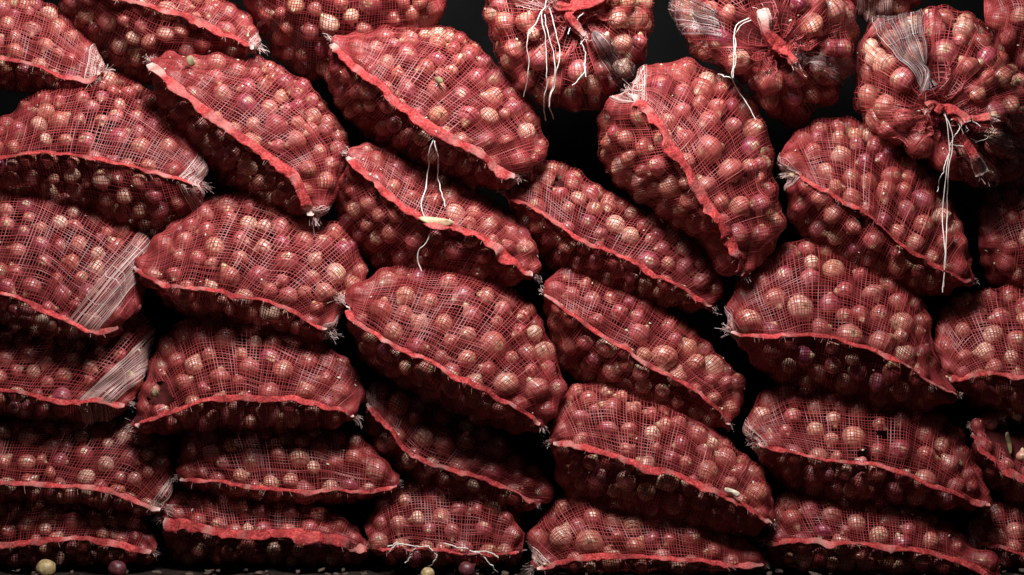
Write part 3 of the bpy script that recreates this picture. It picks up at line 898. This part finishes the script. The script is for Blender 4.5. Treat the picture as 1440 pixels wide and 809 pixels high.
# ------------------------------------------------------------------ tied round sacks seen end-on
def build_tied(label, knot, outline, off=0.0, r=17.0, dfac=0.85, fans=(), tail=(), big=(), string=(), pleats=11, dip=0.30, spacing=4.1):
    NA, NB = 168, 84
    o = spline(outline, 400, closed=True)
    K = np.array(knot, float)
    ang = np.arctan2(o[:, 1] - K[1], o[:, 0] - K[0]); rad = np.hypot(o[:, 0] - K[0], o[:, 1] - K[1])
    th = np.arange(NA) / NA * 2 * np.pi
    order = np.argsort(np.mod(ang, 2 * np.pi))
    Rt = np.interp(th, np.mod(ang, 2 * np.pi)[order], rad[order], period=2 * np.pi)
    cen = o.mean(0); Rm = np.sqrt(np.mean((o[:, 0] - cen[0]) ** 2 + (o[:, 1] - cen[1]) ** 2))
    sil = K + np.stack([np.cos(th), np.sin(th)], -1) * Rt[:, None]
    b = np.linspace(0, 1, NB)
    phi = np.radians(3 + 122 * b)
    s = np.sin(phi); s0 = s[0]
    f = s
    p2 = K + (sil - K)[:, None] * f[None, :, None]
    ds = np.hypot(p2[..., 0] - cen[0], p2[..., 1] - cen[1]) / (Rm * 1.05)
    D = Rm * S * dfac
    dpt = np.where(np.cos(phi)[None] > 0, D * np.sqrt(np.clip(1 - np.clip(ds, 0, 0.999) ** 2.2, 0.0, 1)) * np.clip(np.cos(phi) * 3, 0, 1)[None], D * np.cos(phi)[None])
    dip_g = np.exp(-(f / 0.26) ** 2)
    dpt = dpt - dip * D * dip_g[None]
    f1, f2 = rng.uniform(0, 6.28, 2)
    pl = np.cos(pleats * th + f1 + 0.8 * np.sin(2 * th + f2)) * (0.6 + 0.4 * np.sin(3 * th + f2))
    dpt = dpt + (pl[:, None] * np.exp(-(f / 0.52) ** 2)[None] * np.clip(f / 0.12, 0, 1)[None]) * 0.11 * D
    P = unproj(p2, off + dpt)
    P = np.stack([smooth_grid(P[..., k], 2, True) for k in range(3)], -1)
    Nn = grid_normals(P, True)
    if Nn[..., 1].mean() > 0:
        Nn = -Nn
    base = np.array([P[..., 0].mean(), -off, P[..., 2].min()])
    root = new_root(base, label)
    lim = np.repeat(np.clip((f - 0.12) * 0.11, 0, 1)[None], NA, 0)
    C, R = fill_sack(root, base, P, Nn, True, r, big, (), None, inset=0.85, r_lim=lim, b_min=0.22)
    H = membrane(P, Nn, C, R, True, 0.0003)
    H = H * np.clip((f - 0.05) * 5, 0, 1)[None]
    G = P + Nn * H[..., None]
    SURF.append(G[:, :60].reshape(-1, 3))
    La = 2 * np.pi * Rm * S * 0.8
    n_m = int(2 * np.pi * Rm / (spacing * 1.25)); n_h = int(1.75 * Rm / spacing)
    cb = np.r_[0, np.cumsum(np.linalg.norm(np.diff(G.mean(0), axis=0), axis=1))]
    cb = np.r_[0, np.cumsum(np.linalg.norm(np.diff(G, axis=1), axis=2).mean(0))]; cb /= cb[-1]
    b_pts = np.interp(np.linspace(0, 1, n_h), cb, b)
    a0 = np.arange(n_m) / n_m
    a_pts = a0 + 0.35 / pleats * np.sin(2 * np.pi * a0 * pleats + f1) / (2 * np.pi) * 2
    netting(root, base, G, True, n_m, n_h, 0.0014, (), a_pts=a_pts, b_pts=b_pts, res_a=220, res_b=90, roll=0.3)
    core_mesh(root, base, P, True, 0.62)
    for (a_deg, wdt, b0, b1, kind, n) in fans:
        ac = a_deg / 360.0; aw = wdt / 720.0
        ap = np.linspace(ac - aw, ac + aw, n)
        n = int(n * 2.3)
        ap = np.linspace(ac - aw, ac + aw, n)
        netting(root, base, G, True, n, max(4, int((b1 - b0) * n_h * 0.7)), 0.0010, (), name="stretched_net_fan", a_range=(ac - aw, ac + aw), b_range=(b0, b1),
                mat=M_PALE if kind == 'pale' else M_GREY, tone_shift=-0.12, a_pts=ap, lift=0.004, res_a=20, res_b=40, roll=0.4, dirs=(kind != 'pale', True))
    flecks(root, base, G, True, 7)
    # gathered neck, pleated like a rope of cloth
    kd = surface_depth([K], 14)[0]
    for (pts, r0, r1, pale) in tail:
        n = 40
        p = spline(pts, n)
        dd = surface_depth(p, 8)
        dd = np.where(np.isnan(dd), kd, dd)
        d = np.maximum(np.convolve(np.pad(dd, 5, 'edge'), np.ones(11) / 11, 'valid'), 0) + np.linspace(0.0, 0.012, n)
        path = unproj(p, d + 0.003)
        k = 18
        t = np.linspace(0, 1, n)
        rr = (r0 + (r1 - r0) * t + 0.16 * r0 * np.sin(t * 9 + f1)) * S
        T = unit(np.gradient(path, axis=0))
        A = unit(np.cross(T, np.array([[0, 1.0, 0]]))); B = np.cross(T, A)
        a = np.linspace(0, 2 * np.pi, k, endpoint=False)
        q = 1 + 0.30 * np.cos(5 * a[None] + 2.2 * t[:, None] + f2) + 0.16 * np.cos(8 * a[None] - 3 * t[:, None]) + rng.normal(size=(n, k)) * 0.05
        rr = rr * 0.8
        ring = path[:, None] + (rr[:, None] * q)[..., None] * (np.cos(a)[None, :, None] * A[:, None] + 0.75 * np.sin(a)[None, :, None] * B[:, None])
        i, j = np.meshgrid(np.arange(n - 1), np.arange(k), indexing='ij')
        F = np.stack([i * k + j, i * k + (j + 1) % k, (i + 1) * k + (j + 1) % k, (i + 1) * k + j], -1).reshape(-1, 4)
        tone = np.repeat(np.clip(pale * np.clip((t - 0.5) * 2, 0, 1), 0, 1), k)
        link("gathered_neck", make_mesh("gathered_neck", ring.reshape(-1, 3) - base, F, True, {'tone': tone}), M_SEAM, root)
        tuft(root, base, path[-1], T[-1] + np.array([0, -0.2, 0]), n=12, length=0.012, spread=0.6, name="frayed_neck_end", r0=r1 * S * 0.5)
    strings(root, base, string)
    return root, base

build_tied("tied round sack at the top with a cluster of long loose white strings", (808, 12),
    [(676,-30),(682,30),(700,85),(735,138),(790,156),(850,150),(895,105),(919,45),(912,-20),(870,-75),(790,-95),(710,-75)],
    off=0.05, r=17, fans=[(52, 17, 0.14, 0.62, 'grey', 11), (200, 30, 0.1, 0.3, 'pale', 8)], tail=[([(808,12),(800,22),(812,40),(822,52)], 9, 6, 0.3), ([(806,10),(830,6),(850,-4),(856,-16)], 11, 9, 0.1), ([(806,12),(785,10),(778,2)], 8, 7, 0.1)],
    string=[[(772,-20),(766,10),(762,15),(752,35),(742,60),(744,95),(742,115),(737,136)], [(760,14),(764,40),(768,80),(768,120),(765,150),(769,170)], [(766,20),(774,60),(780,85),(778,115),(773,145),(779,168)],
            [(772,10),(784,55),(788,75),(782,98),(778,130),(770,150)], [(818,52),(822,80),(820,105),(806,120)], [(822,88),(824,108)], [(800,48),(802,38),(812,28),(826,12)]])
build_tied("tied round sack at the top with one string draped over the upright sack below", (1098, 68),
    [(948,-30),(952,40),(985,85),(1040,115),(1075,160),(1120,178),(1158,152),(1186,128),(1204,70),(1198,0),(1150,-55),(1060,-80),(985,-65)],
    off=0.045, r=18, fans=[(200, 22, 0.25, 0.85, 'grey', 16), (22, 18, 0.08, 0.6, 'grey', 12)], tail=[([(1100,72),(1088,60),(1078,45),(1076,28),(1072,14)], 12, 8, 0.75), ([(1100,70),(1110,78),(1118,90)], 8, 6, 0.1)],
    string=[[(1052,26),(1036,36),(1031,60),(1032,85),(1030,108),(1040,132),(1056,152),(1062,168)], [(1054,28),(1038,40),(1034,64),(1033,90),(1031,110)], [(1028,110),(1016,106),(1010,104)], [(1106,76),(1118,90),(1130,104),(1134,108)]])
build_tied("largest tied round sack, with a very long white string hanging", (1322, 158),
    [(1196,130),(1208,62),(1250,22),(1330,8),(1380,30),(1412,75),(1446,112),(1466,180),(1440,238),(1392,270),(1340,256),(1300,225),(1240,195),(1204,165)],
    off=0.055, r=18, pleats=13, fans=[(246, 26, 0.10, 0.78, 'grey', 20), (25, 12, 0.2, 0.6, 'grey', 8), (55, 12, 0.25, 0.75, 'pale', 9)],
    tail=[([(1322,158),(1312,148),(1304,152)], 9, 7, 0.1), ([(1322,158),(1340,156),(1352,162),(1360,172)], 9, 8, 0.1), ([(1340,165),(1370,168),(1392,166)], 6, 7, 0.1), ([(1352,188),(1368,215),(1382,244)], 5, 10, 0.8)],
    string=[[(1312,156),(1326,156),(1332,180),(1335,210),(1330,240),(1326,300),(1328,350),(1325,400),(1325,411)], [(1324,157),(1336,178),(1339,205),(1334,235),(1332,280),(1331,340),(1328,385),(1327,404)],
            [(1335,208),(1330,228),(1324,245),(1319,270)], [(1336,205),(1346,185),(1350,178),(1344,170),(1336,168)], [(1338,203),(1352,206),(1364,204)], [(1365,175),(1375,171),(1388,172),(1391,185),(1386,196),(1374,200)], [(1378,172),(1396,175)]])

# ------------------------------------------------------------------ twine on the long sacks, scraps, loose onions
sacks = {o['label']: o for o in COL.objects if o.get('category') == 'onion sack'}
F_ = next(o for k, o in sacks.items() if 'white twine hanging' in k)
strings(F_, np.array(F_.location), [[(612,183),(608,198),(602,215),(602,240),(598,268),(592,290),(596,306),(602,318),(604,335),(598,345),(590,352),(587,366),(590,381)],
                                   [(610,198),(616,222),(617,250),(622,275),(626,290)], [(634,308),(630,318)]], r=0.0012)
B_ = next(o for k, o in sacks.items() if 'tied shut at the bottom' in k)
strings(B_, np.array(B_.location), [[(545,768),(562,765),(585,769),(604,768)], [(600,768),(612,780),(608,794),(601,797)], [(624,764),(640,769),(658,772)], [(660,774),(676,780),(690,794),(699,806)], [(664,776),(684,776),(702,784)],
                                    [(585,770),(578,782),(570,792)], [(548,776),(556,768),(568,764)]], r=0.0012)
def scrap(name, pts, thick, mat, label, cat, lift=0.006, wave=0.004):
    """thin curled skin: a closed slab on the surface it lies on"""
    c = np.mean(pts, 0)
    n = 24; o = spline(pts, n, closed=True)[:-1]
    rings = [0.0, 0.4, 0.75, 1.0]
    d0 = np.nanmax(surface_depth([c], 14))
    V = []
    for f in rings:
        q = c + (o - c) * max(f, 0.02)
        th = np.linspace(0, 2 * np.pi, len(o), endpoint=False)
        d = d0 + lift + wave * f * f * np.cos(2 * th + 0.7)
        V.append(unproj(q, d))
    A = np.array(V); m = A.shape[1]; k = len(rings)
    T = np.concatenate([A, A[::-1] + np.array([0, thick, 0])], 0)
    i, j = np.meshgrid(np.arange(2 * k - 1), np.arange(m), indexing='ij')
    F = np.stack([i * m + j, i * m + (j + 1) % m, (i + 1) * m + (j + 1) % m, (i + 1) * m + j], -1).reshape(-1, 4)
    base = A.reshape(-1, 3).mean(0)
    ob = link(name, make_mesh(name, T.reshape(-1, 3) - base, F), mat, None, base)
    return tag(ob, label, cat)
scrap("onion_peel", [(588,306),(606,305),(630,309),(639,313),(628,319),(604,316)], 0.001, M_PEEL, "tan curl of dry onion peel stuck on a hem beneath the hanging twine", "peel")
scrap("skin_flake", [(1020,686),(1030,688),(1040,693),(1038,699),(1028,696),(1020,691)], 0.002, M_WHITE_BIT, "small white skin flake on the hem of the lit lower middle sack", "flake")
scrap("onion_peel", [(612,109),(619,108),(623,115),(617,118),(612,115)], 0.001, M_LEAF, "greenish peel bit on the upper centre sack with twine", "peel")
scrap("onion_peel", [(262,82),(270,78),(274,90),(266,93)], 0.001, M_LEAF, "pale green sprout scrap at the top of the steeply slanted sack", "peel")
scrap("onion_peel", [(1422,640),(1418,632),(1414,612),(1418,608),(1423,625)], 0.001, M_LEAF, "dry leaf strip in the torn gap of the right edge sack", "peel", lift=-0.02)
scrap("onion_peel", [(214,550),(219,545),(223,556),(217,559)], 0.001, M_LEAF, "pale leaf scrap in the torn corner of the arched left sack", "peel", lift=-0.004)

def ground_onion(px, py, r, label, d, mi, rz):
    rr = r * S * (DIST - d) / DIST
    k = (DIST - d) / DIST
    o = bpy.data.objects.new("onion", ONIONS[mi]); COL.objects.link(o)
    o.location = ((px - 720) * S * k, -d, rr * 0.80)
    o.rotation_euler = (1.2, 0.3, 2.2 + 0.35 * rz)
    o.scale = (1, 1, 1)
    o.scale = (rr / 0.02,) * 3
    return tag(o, label, "onion", "loose onions on the ground")
M_YEL = mat_simple("yellow_onion_skin", (0.24, 0.16, 0.07), 0.45, (0.50, 0.38, 0.20), 90, 0.25)
yel = ONIONS[4].copy(); yel.name = "yellow_onion"; yel.materials.clear(); yel.materials.append(M_YEL)
M_PUR = mat_simple("shaded_purple_onion_skin", (0.045, 0.010, 0.016), 0.4, (0.15, 0.035, 0.04), 90, 0.2)  # purple skin, darkened further to carry the shade it lies in
pur = ONIONS[1].copy(); pur.name = "purple_onion"; pur.materials.clear(); pur.materials.append(M_PUR)
ONIONS += [yel, pur]
ground_onion(65, 791, 14, "loose yellow onion on the ground in the bottom left corner", 0.14, 5, 0.6)
ground_onion(166, 792, 13, "loose purple onion on the ground right of the yellow corner one", 0.14, 6, 2.2)
ground_onion(602, 803, 10, "small yellow onion lying under the knot of the tied bottom sack", 0.17, 5, 1.0)
ground_onion(657, 799, 12, "purple onion lying below the tied bottom sack", 0.14, 6, 0.2)

def debris():
    """bits of dry skin, crumbs of soil and straw trodden into the ground in front of the pile"""
    Vs, Fs, off = [], [], 0
    for _ in range(420):
        x, y = rng.uniform(-1.15, 1.15), -rng.uniform(0.02, 0.5)
        l = rng.uniform(0.003, 0.012); h = rng.uniform(0.001, 0.006); t0 = rng.uniform(0, 6.28); e = rng.uniform(0.3, 0.9)
        z = 0.001
        ring = []
        for t in (0, 1.05, 2.1, 3.14, 4.2, 5.2):
            cx, cy = l * math.cos(t) * rng.uniform(0.7, 1.2), l * e * math.sin(t) * rng.uniform(0.7, 1.2)
            ring.append((x + cx * math.cos(t0) - cy * math.sin(t0), y + cx * math.sin(t0) + cy * math.cos(t0), z + rng.uniform(0, 0.004)))
        Vs += ring + [(a, b, c + h) for a, b, c in ring]
        Fs += [(off + i, off + (i + 1) % 6, off + 6 + (i + 1) % 6, off + 6 + i) for i in range(6)]
        Fs += [(off + 6, off + 7, off + 8, off + 9), (off + 6, off + 9, off + 10, off + 11)]
        off += 12
    m = mat_simple("ground_litter", (0.014, 0.009, 0.007), 0.9, (0.13, 0.08, 0.055), 30)
    o = link("ground_litter", make_mesh("ground_litter", np.array(Vs), np.array(Fs), False), m)
    tag(o, "dark litter of soil crumbs and dry onion skins along the foot of the pile", "litter", None, "stuff")
debris()
